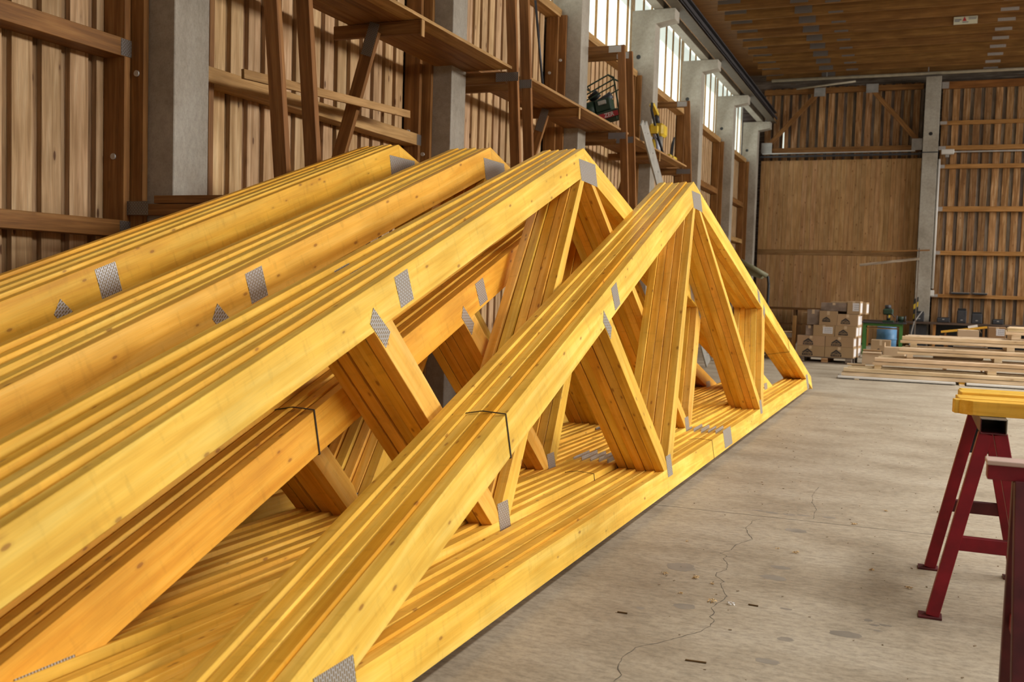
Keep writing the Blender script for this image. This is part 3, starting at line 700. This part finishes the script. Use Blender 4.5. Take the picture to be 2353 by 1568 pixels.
# nearer sawhorse, only its left end in the picture
s2 = thing('sawhorse', 'nearer dark red sawhorse cut off by the right edge of the photo', 'sawhorse', (.8, 3.86, 0))
yy = 3.86
box('top_beam', (.262, yy-.04, .965), (1.35, yy+.04, 1.018), RED, s2, bev=.003)
box('wear_strip', (.258, yy-.05, 1.018), (1.36, yy+.05, 1.034), plain('bare_pale_steel', (.50, .36, .30), .5), s2, bev=.002)
for xx in (.345, 1.2):
    for sg in (-1, 1):
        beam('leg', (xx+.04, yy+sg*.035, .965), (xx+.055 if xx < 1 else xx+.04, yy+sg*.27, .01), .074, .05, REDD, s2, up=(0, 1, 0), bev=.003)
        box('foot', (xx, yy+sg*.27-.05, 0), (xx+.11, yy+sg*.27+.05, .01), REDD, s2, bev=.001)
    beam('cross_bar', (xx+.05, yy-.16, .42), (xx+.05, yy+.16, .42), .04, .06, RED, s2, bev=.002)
# yellow boards on the sawhorse
yb = 5.36
for k in range(9):
    z1 = 1.092 + (.014 if k > 4 else 0) + random.uniform(-.003, .003)
    xs = .215 + (.018 if k > 4 else -.02*(k == 1)) + random.uniform(0, .012)
    yk = yb+k*.061
    bm = bmesh.new(); d = .055
    base = [(xs+(.06 if k == 0 else .01), yk), (3.6, yk), (3.6, yk+.058), (xs, yk+.058)]
    vs = [bm.verts.new((p[0], p[1], 1.0195)) for p in base]; f = bm.faces.new(vs)
    r = bmesh.ops.extrude_face_region(bm, geom=[f]); bmesh.ops.translate(bm, verts=[v for v in r['geom'] if isinstance(v, bmesh.types.BMVert)], vec=(0, 0, z1-1.02))
    bmesh.ops.recalc_face_normals(bm, faces=bm.faces); bmesh.ops.bevel(bm, geom=bm.edges[:], offset=.002, segments=1, affect='EDGES')
    put('timber_board', mesh_of(bm), YEL, None, None, label='yellow board on the red sawhorse, number %d counted from the near side' % (k+1) if False else 'yellow board lying on the red sawhorse, %s' % ['nearest the camera, showing its whole side', 'second from the camera', 'third from the camera', 'fourth from the camera', 'fifth from the camera', 'fourth from the far side', 'third from the far side', 'second from the far side', 'farthest from the camera'][k], cat='board', group='yellow boards on the red sawhorse', tint=(1.0, .93, .8) if k == 0 else tv(.05))

# ------------------------------------------------------------------ cartons on pallets
def pallet(x, y, rz, lab, L=1.2, Wd=.9):
    B = T(x, y, 0, rz); p = thing('pallet', lab, 'pallet', mw=B)
    for k in range(5): box('deck_board', (-L/2, -Wd/2+k*(Wd-.12)/4, .122), (L/2, -Wd/2+k*(Wd-.12)/4+.12, .144), GREYW, p, base=B)
    for yy in (-Wd/2, -.05, Wd/2-.1):
        for xx in (-L/2, -.07, L/2-.14): box('block', (xx, yy, .022), (xx+.14, yy+.1, .122), GREYW if xx != -.07 else OLDW, p, base=B, bev=.003)
        box('bottom_board', (-L/2, yy, 0), (L/2, yy+.1, .022), GREYW, p, base=B)
    return B
def carton(B, lo, hi, lab, mark='house', mat=None, tint=None, group='brown cartons on the pallet', top_label=False, side_label=False):
    Q = B @ Matrix.Translation(((lo[0]+hi[0])/2, (lo[1]+hi[1])/2, lo[2]))
    c = thing('carton', lab, 'carton', mw=Q, group=group)
    w, d, h = hi[0]-lo[0], hi[1]-lo[1], hi[2]-lo[2]
    box('body', (-w/2, -d/2, 0), (w/2, d/2, h), mat or CARD, c, base=Q, bev=.004, tint=tint or tv(.06))
    box('tape', (-.03, -d/2-.001, h*.72), (.03, -d/2, h+.001), CARDL, c, base=Q, bev=0)
    s = min(w*.36, h*.8)
    if mark == 'house':
        def P(pts, m=INK): put('emblem', prism_mesh([(-w*.10+px*s, h*.42+pz*s) for px, pz in pts], -d/2-.002, -d/2-.0005, 0), m, c, Q)
        P([(-.60, -.10), (-.60, -.02), (0, .42), (.60, -.02), (.60, -.10), (.0, .30)][:3]+[(.60, -.02), (.60, -.10), (.40, -.10), (0, .20), (-.40, -.10)])
        P([(-.30, -.08), (.30, -.08), (0, .14)])
        P([(-.62, -.16), (-.62, -.42), (.62, -.42), (.62, -.16)])
        for k in range(5): P([(-.5+k*.21, -.23), (-.5+k*.21, -.35), (-.36+k*.21, -.35), (-.36+k*.21, -.23)], CARD)
    elif mark == 'label':
        box('paper_label', (-.02, -d/2-.002, h*.25), (w*.42, -d/2-.0005, h*.86), PAPER, c, base=Q, bev=0)
        for k in range(3):
            for j in range(4): box('printed_mark', (.02+j*w*.09, -d/2-.003, h*(.36+.16*k)), (.02+j*w*.09+w*.05, -d/2-.002, h*(.36+.16*k)+.018), INKG, c, base=Q, bev=0)
    if side_label: box('side_label', (w/2+.0005, -d*.38, h*.12), (w/2+.002, d*.38, h*.86), PAPER, c, base=Q, bev=0)
    return c
rz = R(-5)
B = pallet(-1.84, 24.1, rz, 'wooden pallet under the tall stack of brown cartons')
H = .144; G1 = 'brown cartons on the pallet in front of the door'
r_ = [.385, .62, .875, 1.115, 1.31]
carton(B, (-.64, -.44, H), (-.01, .0, .385), 'brown carton with dark roof emblem, bottom row left', group=G1)
carton(B, (0, -.44, H), (.63, .0, .385), 'brown carton with dark roof emblem, bottom row right', group=G1, side_label=True)
carton(B, (-.63, -.44, .387), (-.01, .0, .618), 'brown carton with dark roof emblem, second row left', group=G1)
carton(B, (.0, -.44, .387), (.62, .0, .618), 'brown carton with dark roof emblem, second row right', group=G1, side_label=True)
carton(B, (-.28, -.43, .62), (.19, .0, .872), 'brown carton with white paper label, third row', 'label', group=G1)
carton(B, (.20, -.43, .62), (.66, .0, .872), 'brown carton with dark roof emblem, third row right', group=G1, side_label=True)
carton(B, (-.16, -.42, .874), (.235, .0, 1.20), 'brown carton with dark roof emblem, fourth row left', group=G1, tint=(.95, .95, .95))
carton(B, (.24, -.42, .874), (.69, .0, 1.14), 'brown carton with dark roof emblem, fourth row right', group=G1, side_label=True)
carton(B, (.44, -.40, 1.145), (.72, .0, 1.44), 'small carton with white label at the top right of the stack', 'label', group=G1, side_label=True)
carton(B, (-.14, -.38, 1.205), (.43, .0, 1.39), 'film-wrapped dark carton at the top of the stack', None, FILM, group=G1)
carton(B, (-.46, -.38, .62), (-.29, .0, .85), 'film-wrapped dark carton at the left of the third row', None, FILM, group=G1)
carton(B, (-.44, -.38, .876), (-.17, .0, 1.22), 'film-wrapped dark carton at the left of the fourth row', None, FILM, group=G1)
rowz = [H, .387, .62, .874, 1.145]
rown = ['bottom row', 'second row', 'third row', 'fourth row', 'top row']
for i in range(5):
    z1 = (rowz+[1.42])[i+1]-.003
    carton(B, (.02, .01, rowz[i]), (.66 if i < 4 else .80, .44, z1), 'brown carton in the back half of the pallet stack, %s, with white side label' % rown[i], None, group=G1, side_label=True)
    if i < 4: carton(B, (-.62, .01, rowz[i]), (.01, .44, z1), 'brown carton in the back half of the pallet stack, %s, left side' % rown[i], None, group=G1)
# loose cartons to the right of it
I = Matrix.Identity(4)
Bx = T(-.88, 24.3, 0, R(2))
c = carton(Bx, (-.21, -.2, 0), (.21, .2, .27), 'pale brown open carton on the floor right of the pallet stack', None, CARDL, group='loose cartons by the green bench')
Q = Bx
beam('flap', (-.2, -.2, .27), (.2, -.2, .27), .09, .004, CARDL, c, up=(0, 0, 1), base=Q, bev=0)
beam('flap', (-.2, .21, .30), (.2, .21, .30), .09, .004, CARDL, c, up=(0, .6, .8), base=Q, bev=0)
Bx = T(-.40, 25.0, 0, R(-3))
c = carton(Bx, (-.23, -.2, .0), (.23, .2, .38), 'open carton with raised flap behind the lowest lumber', None, CARDL, group='loose cartons by the green bench')
beam('flap', (-.23, -.05, .43), (-.23, .15, .43), .1, .004, CARDL, c, up=(1, 0, 0), base=Bx, bev=0)
Bx = T(-.76, 26.5, .0, 0)
carton(Bx, (-.23, -.2, .0), (.23, .2, .475), 'brown carton with roof emblem under the green bench', 'house', group='loose cartons by the green bench')
# stack at the left of the pallet, behind the truss tails
Bx = pallet(-3.25, 24.7, R(4), 'wooden pallet behind the right end of the trusses', 1.2, .8)
for k in range(3):
    carton(Bx, (-.58+.01*k, -.38, .146+.24*k), (.1, .38, .146+.24*k+.236), 'grey wrapped carton left of the tall stack, %s' % ['bottom', 'middle', 'top'][k], None, plain('grey_film', (.38, .35, .33), .35, 0, .3, 8), group='wrapped cartons behind the truss tails')
for k in range(3):
    carton(Bx, (.2, -.36, .146+.17*k), (.56, .3, .146+.17*k+.166), 'small carton beside the grey wrapped cartons, %s' % ['bottom', 'middle', 'top'][k], 'label' if k == 2 else None, group='wrapped cartons behind the truss tails')
ps = thing('panel_edge', 'upright pale timber post between the small cartons and the tall stack', 'post', (-2.47, 24.5, 0))
box('board', (-2.66, 24.0, 0), (-2.57, 24.05, 1.06), RAIL, ps, axis=2); box('cleat', (-2.67, 24.05, .4), (-2.56, 24.08, .5), RAIL, ps)
bnk = thing('low_shelf', 'dark wooden low shelf against the plank door behind the cartons', 'shelf', (-3.2, 33, 0))
box('top', (-4.9, 32.6, 1.05), (-2.3, 33.3, 1.12), BROWN, bnk, tint=(.5, .5, .5)); box('shelf_board', (-4.9, 32.6, .55), (-2.3, 33.3, .6), BROWN, bnk, tint=(.5, .5, .5))
for xx in (-4.9, -3.6, -2.36): box('leg', (xx, 32.6, 0), (xx+.06, 33.3, 1.05), BROWN, bnk, axis=2, tint=(.4, .4, .4))
# green pipe frame left of the door
gr = thing('covered_frame', 'low frame with an olive cover and dark bent leg behind the trusses', 'frame', (-4.0, 26, 0))
cyl('roller', (-4.25, 26.0, 2.38), (-3.56, 26.0, 2.0), .06, OLIVE, gr); put('cover', prism_mesh([(-4.6, 2.5), (-3.65, 2.04), (-3.75, 1.93), (-4.6, 2.2)], 26.05, 26.5), OLIVE, gr)
tube('leg', [(-3.55, 26, 2.0), (-3.52, 26, 1.8), (-3.53, 26, 0)], .035, BLACK, gr)
tube('leg', [(-4.55, 26.4, 2.4), (-4.55, 26.4, 0)], .035, BLACK, gr)

# ------------------------------------------------------------------ green bench with tools, barrel, long bench
gb = thing('green_bench', 'green steel frame bench between the cartons and the lumber', 'bench', (-.78, 28.3, 0))
for xx in (-1.28, -.37):
    for yy in (28.0, 28.6): box('leg', (xx, yy, 0), (xx+.08, yy+.08, .80), GREEN, gb, axis=2)
for yy in (28.0, 28.6): box('rail', (-1.28, yy, .78), (-.29, yy+.06, .85), GREEN, gb)
box('top', (-1.34, 27.95, .85), (-.2, 28.75, .875), DARKM, gb)
box('shelf_board', (-1.2, 28.06, .70), (-.37, 28.6, .72), RAIL, gb)
dr = thing('drill_press', 'dark green bench machine with a wheel on the green bench', 'machine', (-.66, 28.3, .875))
box('base', (-.80, 28.1, .875), (-.52, 28.5, .93), DGREEN, dr, bev=.01); cyl('column', (-.66, 28.38, .92), (-.66, 28.38, 1.2), .05, DARKM, dr)
box('head', (-.80, 28.12, 1.08), (-.54, 28.46, 1.24), DGREEN, dr, bev=.03); cyl('motor', (-.68, 28.3, 1.22), (-.68, 28.3, 1.34), .08, DARKM, dr)
cyl('chuck', (-.66, 28.2, .98), (-.66, 28.2, 1.10), .03, STEEL, dr); tube('handle', [(-.58, 28.1, 1.12), (-.5, 28.05, 1.02)], .012, DARKM, dr); box('knob', (-.65, 28.08, 1.0), (-.61, 28.1, 1.08), YPAINT, dr)
gd = thing('bench_grinder', 'small green grinder with two wheels at the end of the green bench', 'machine', (-.38, 28.2, .875))
cyl('body', (-.42, 28.2, .98), (-.26, 28.2, .98), .07, DGREEN, gd); cyl('wheel', (-.46, 28.2, .98), (-.43, 28.2, .98), .09, DARKM, gd); cyl('wheel', (-.25, 28.2, .98), (-.22, 28.2, .98), .09, DARKM, gd); box('foot', (-.40, 28.14, .8755), (-.28, 28.26, .92), DGREEN, gd)
br = thing('barrel', 'blue plastic drum standing behind the green bench frame', 'drum', (-.68, 29.1, 0))
cyl('body', (-.70, 29.1, .05), (-.70, 29.1, .70), .26, BLUE, br, seg=28); cyl('lid', (-.70, 29.1, .70), (-.70, 29.1, .73), .25, BLUE, br, seg=28); cyl('rim', (-.70, 29.1, .38), (-.70, 29.1, .42), .27, BLUE, br, seg=28); cyl('base_ring', (-.70, 29.1, 0), (-.70, 29.1, .05), .25, DARKM, br)
lbn = thing('long_bench', 'long dark workbench along the far board wall', 'bench', (2.5, 33, 0))
box('top', (-1.5, 32.7, .76), (6.5, 33.19, .82), GREYW, lbn, tint=(.6, .5, .45))
for xx in (-1.4, .52, 2.6, 4.6, 6.3): box('leg', (xx, 32.75, 0), (xx+.08, 32.83, .76), RAIL, lbn, axis=2, tint=(.9, .7, .5))
box('cabinet', (-.15, 32.85, 0), (.35, 33.15, .72), DARKM, lbn)
box('back_panel', (.6, 33.1, 0), (6.4, 33.15, .76), BLACK, lbn)
def darkbox(x0, x1, z1, lab, nm='tool_case'):
    t = thing(nm, lab, 'case', ((x0+x1)/2, 33, .82), group='dark things on the long bench')
    box('body', (x0, 32.85, .82), (x1, 33.12, .82+(z1-.82)*.86), DARKM, t, bev=.02); box('lid', (x0+.015, 32.87, .82+(z1-.82)*.86), (x1-.015, 33.1, z1), BLACK, t, bev=.01); box('latch', ((x0+x1)/2-.03, 32.84, .9), ((x0+x1)/2+.03, 32.85, .93), STEEL, t)
darkbox(1.18, 1.44, 1.27, 'tall dark case on the long bench, left one of two')
darkbox(1.58, 1.87, 1.17, 'wide dark case on the long bench, right one of two')
darkbox(.62, .98, .98, 'low dark case on the bench right of the column')
darkbox(2.15, 2.45, .98, 'low dark case near the right edge of the photo')
darkbox(-.02, .26, 1.14, 'dark case in front of the column foot')
for (x0, x1, lab) in ((1.02, 1.5, 'flat dark tray on the lowest wall rail, left one'), (1.62, 2.0, 'flat dark tray on the lowest wall rail, right one')):
    t = thing('tray', lab, 'tray', (x0, 33.45, 1.69)); box('dish', (x0, 33.40, 1.695), (x1, 33.58, 1.74), DARKM, t, bev=.01); box('rim', (x0-.02, 33.39, 1.74), (x1+.02, 33.59, 1.755), STEEL, t, bev=.003)
hs = tube('hose', [(.20, 32.6, 1.15), (.10, 32.55, 1.0), (-.02, 32.5, .8), (-.08, 32.5, .5), (-.12, 32.5, .02)], .02, STEEL); meta(hs, 'grey hose hanging in front of the long bench by the column', 'hose')
# the two long laths reaching into view in front of the door
l1 = beam('lath', (-1.54, 30, 2.44), (.03, 30, 2.65), .05, .07, GREYW, None, tint=(1.8, 1.8, 1.7)); meta(l1, 'grey lath sticking out in front of the plank door, lower one', 'lath')
l2 = beam('lath', (-1.25, 30.2, 2.83), (.29, 30.2, 2.90), .04, .04, BROWN, None); meta(l2, 'brown lath sticking out in front of the plank door, upper one', 'lath')
lr = thing('lath_stand', 'slim dark stand holding the two laths before the far column', 'stand', (.1, 30.1, 0))
box('upright', (-.0, 30.05, 0), (.03, 30.08, 2.95), GREYW, lr, axis=2); box('arm', (-.01, 29.97, 2.58), (.04, 30.22, 2.60), GREYW, lr, axis=1); box('arm', (.0, 30.05, 2.84), (.03, 30.22, 2.86), GREYW, lr, axis=1); box('foot', (-.2, 29.9, 0), (.25, 30.3, .03), GREYW, lr)

# ------------------------------------------------------------------ stepped stack of pale lumber
def lum(x0, x1, y, z0, z1, lab, d=.16, tint=None, mat=None, nm='timber_board', cat='board'):
    return box(nm, (x0, y, z0), (x1, y+d, z1), mat or PALE, None, bev=.003, base=Matrix.Identity(4), label=lab, cat=cat, group='pale lumber stacked on the floor at the right', tint=tint or tv(.07))
tiers = [(-1.24, 19.7, .055, .135, .20, 'bottom tier'), (-.70, 19.9, .275, .345, .41, 'second tier'), (-.28, 20.2, .485, .55, .615, 'third tier'), (-.24, 20.5, .69, .755, .82, 'fourth tier'), (1.60, 20.8, .92, .99, 1.055, 'top tier')]
for k, (x, y, za, zm, zb, nm) in enumerate(tiers):
    y_end = 4.2
    for r in range(3):
        yy = y+r*.42
        lum(x+r*.03, y_end-.1*r, yy, za, zm-.012, 'pale board in the %s of the stepped lumber stack, lower layer, %s' % (nm, ['front', 'middle row', 'back row'][r]), d=.2)
        lum(x+.03+r*.05, y_end-.1*r, yy, zm, zb, 'pale board in the %s of the stepped lumber stack, upper layer, %s' % (nm, ['front', 'middle row', 'back row'][r]), d=.2)
bl = [(.20, .275, 1), (.41, .485, 2), (.615, .69, 3), (.82, .92, 4)]
BLK = {1: (-.67, -.55, 1.27, 1.42), 2: (-.11, .0, 1.39, 1.52), 3: (-.06, .06, 1.61, 1.74), 4: (1.70, 1.86, 2.6, 2.75)}
for z0_, z1_, k in bl:
    xa, xb, xc, xd = BLK[k]; y = tiers[k][1]
    for (p, q, sd) in ((xa, xb, 'left'), (xc, xd, 'middle'), (3.4, 3.55, 'right')):
        lum(p, q, y-.02 if k > 1 else y+.0, z0_+.001, z1_-.001, 'square spacer block under the %s, %s one' % (tiers[k][5], sd), d=.95, nm='spacer_block', cat='block')
for (x0_, x1_, z_, yv, lab, m_) in ((-1.30, .74, .018, 19.56, 'white edge panel on the floor under the front lumber, left', WHITE), (.92, 4.2, .018, 19.56, 'white edge panel on the floor under the front lumber, right', WHITE),
                                   ):
    lum(x0_, x1_, yv, z_, z_+.034, lab, d=.5, mat=m_, nm='panel', cat='panel')
for xx, lab in ((-1.0, 'left'), (.80, 'middle'), (3.2, 'right')): lum(xx, xx+.09, 19.55, 0, .017, 'low lath on the floor under the white panels, %s' % lab, d=.9, mat=PALE, nm='lath', cat='lath')
for xx, lab in ((-.9, 'left'), (.80, 'middle, showing orange wood'), (3.3, 'right')): lum(xx, xx+.10, 19.72, .0525 if xx != .80 else .0175, .0545, 'thin spacer below the bottom tier, %s' % lab, d=.9, mat=YEL if xx == .8 else PALE, nm='spacer_block', cat='block')
lum(-1.20, -.86, 20.55, .202, .235, 'pale lath end sticking out left of the second tier', d=.08)
lum(.36, 1.22, 20.78, .412, .45, 'white board lying in the gap below the third tier', d=.1, mat=WHITE)
lum(.72, 1.33, 21.1, .617, .65, 'white board lying in the gap below the fourth tier', d=.08, mat=WHITE)
tbl = thing('trestle_table', 'low table behind the lumber stack carrying the cartons', 'table', (1.4, 22.6, 0))
box('top', (.5, 22.3, .74), (2.6, 23.0, .78), BROWN, tbl, tint=(.6, .6, .6))
for xx in (.6, 2.45):
    for yy in (22.35, 22.9): box('leg', (xx, yy, 0), (xx+.06, yy+.06, .74), BROWN, tbl, axis=2)
Bx = T(1.57, 22.6, .78, 0)
c = carton(Bx, (-.16, -.1, 0), (.17, .2, .23), 'brown carton with a pale label on the table behind the lumber', 'label', group='cartons behind the lumber stack', tint=(.8, .7, .6))
Bx = T(1.04, 22.6, .78, 0)
c = carton(Bx, (-.2, -.1, 0), (.2, .2, .15), 'pale open carton with a raised flap behind the lumber', None, CARDL, group='cartons behind the lumber stack')
beam('flap', (.22, -.1, .14), (.22, .2, .14), .09, .004, CARDL, c, up=(1, 0, .5), base=Bx, bev=0); beam('flap', (.0, .21, .2), (.18, .21, .24), .004, .05, WHITE, c, base=Bx, bev=0)
yl = beam('yellow_lath', (.53, 23.1, .85), (1.42, 23.1, .985), .06, .045, YEL, None, tint=(.9, .8, .6)); meta(yl, 'yellow lath lying slanted behind the pale open carton', 'lath')
ptb = thing('trestle', 'small trestle under the slanted yellow lath', 'trestle', (1.0, 23.1, 0)); box('post', (.6, 23.07, 0), (.64, 23.13, .835), BROWN, ptb, axis=2); box('post', (1.34, 23.07, 0), (1.38, 23.13, .945), BROWN, ptb, axis=2); box('foot', (.5, 22.98+.06, 0), (1.5, 23.22, .03), BROWN, ptb)

# ------------------------------------------------------------------ small litter on the floor
def shaving(x, y, r, lab, mat=None):
    bm = bmesh.new()
    for k in range(14):
        a = random.uniform(0, math.tau); rr = r*random.uniform(.1, 1); c = Vector((math.cos(a)*rr, math.sin(a)*rr, random.uniform(.1, .5)*r))
        m = Matrix.Translation(c) @ Matrix.Rotation(random.uniform(0, 6), 4, 'Z') @ Matrix.Rotation(random.uniform(0, 1.2), 4, 'X')
        n = 5; prev = None
        for j in range(n+1):
            t = j/n*random.uniform(2, 3.5); p = Vector((math.cos(t)*r*.35, 0, math.sin(t)*r*.25+r*.05)); q = p+Vector((0, r*.22, 0))
            v = (bm.verts.new(m @ p), bm.verts.new(m @ q))
            if prev: bm.faces.new((prev[0], prev[1], v[1], v[0]))
            prev = v
    zmin = min(v.co.z for v in bm.verts); bmesh.ops.translate(bm, verts=bm.verts, vec=(0, 0, -zmin+.0006))
    put('wood_shaving' if mat is None else 'crumpled_film', mesh_of(bm), mat or SHAV, None, T(x, y, 0), label=lab, cat='shaving' if mat is None else 'film', group='wood shavings on the floor' if mat is None else None)
for (x, y, r, lab) in [(-1.23, 5.4, .018, 'small wood shaving left of the large one'), (-1.05, 5.4, .026, 'largest curled wood shaving near the crack'), (-.95, 5.33, .014, 'tiny shaving just right of the largest one'), (-1.07, 5.08, .014, 'tiny shaving nearer the camera, left of the film scrap'),
                       (-.89, 5.02, .024, 'wood shaving clump touching the clear film scrap'), (-.32, 7.2, .020, 'wood shaving by the floor joint'), (-.61, 6.22, .022, 'dark wood shaving halfway along the open floor'), (-.16, 6.04, .017, 'dark shaving in front of the far sawhorse leg'),
                       (-.72, 6.27, .013, 'tiny shaving left of the dark one'), (-1.27, 6.17, .012, 'tiny shaving close to the front chord'), (-.13, 7.77, .018, 'shaving beyond the floor joint'), (.04, 5.77, .022, 'dark shaving in the sawhorse shadow')]:
    shaving(x, y, r, lab)
shaving(-.80, 5.02, .022, 'scrap of crumpled clear film on the floor by a shaving', CLING)
for (x, y, l_, a, lab) in [(-.8, 4.17, .09, 5, 'thin dark stick lying on the floor near the bottom of the photo'), (-.69, 5.06, .05, -5, 'thin splinter right of the film scrap'), (-1.26, 4.64, .05, 3, 'thin splinter near the front chord')]:
    o = box('splinter', (-l_/2, -.004, .0005), (l_/2, .004, .007), BROWN, None, base=T(x, y, 0, R(a)), bev=.001, label=lab, cat='splinter', tint=(.4, .5, .6))
sd = bmesh.new()
for k in range(420):
    x = random.uniform(-1.6, 2.2); y = random.uniform(3.6, 15); r = random.uniform(.002, .007)
    if x < -1.45+.02*(y-8): continue
    m = T(x, y, .0006+r*.25, random.uniform(0, 6)) @ Matrix.Diagonal((r*random.uniform(1, 3), r, r*.5, 1))
    rr = bmesh.ops.create_cube(sd, size=1, matrix=m)
put('sawdust_crumbs', mesh_of(sd), plain('crumb', (.20, .14, .08), .9), None, None, label='scattered crumbs of sawdust and bark on the open floor', cat='sawdust', kind='stuff')
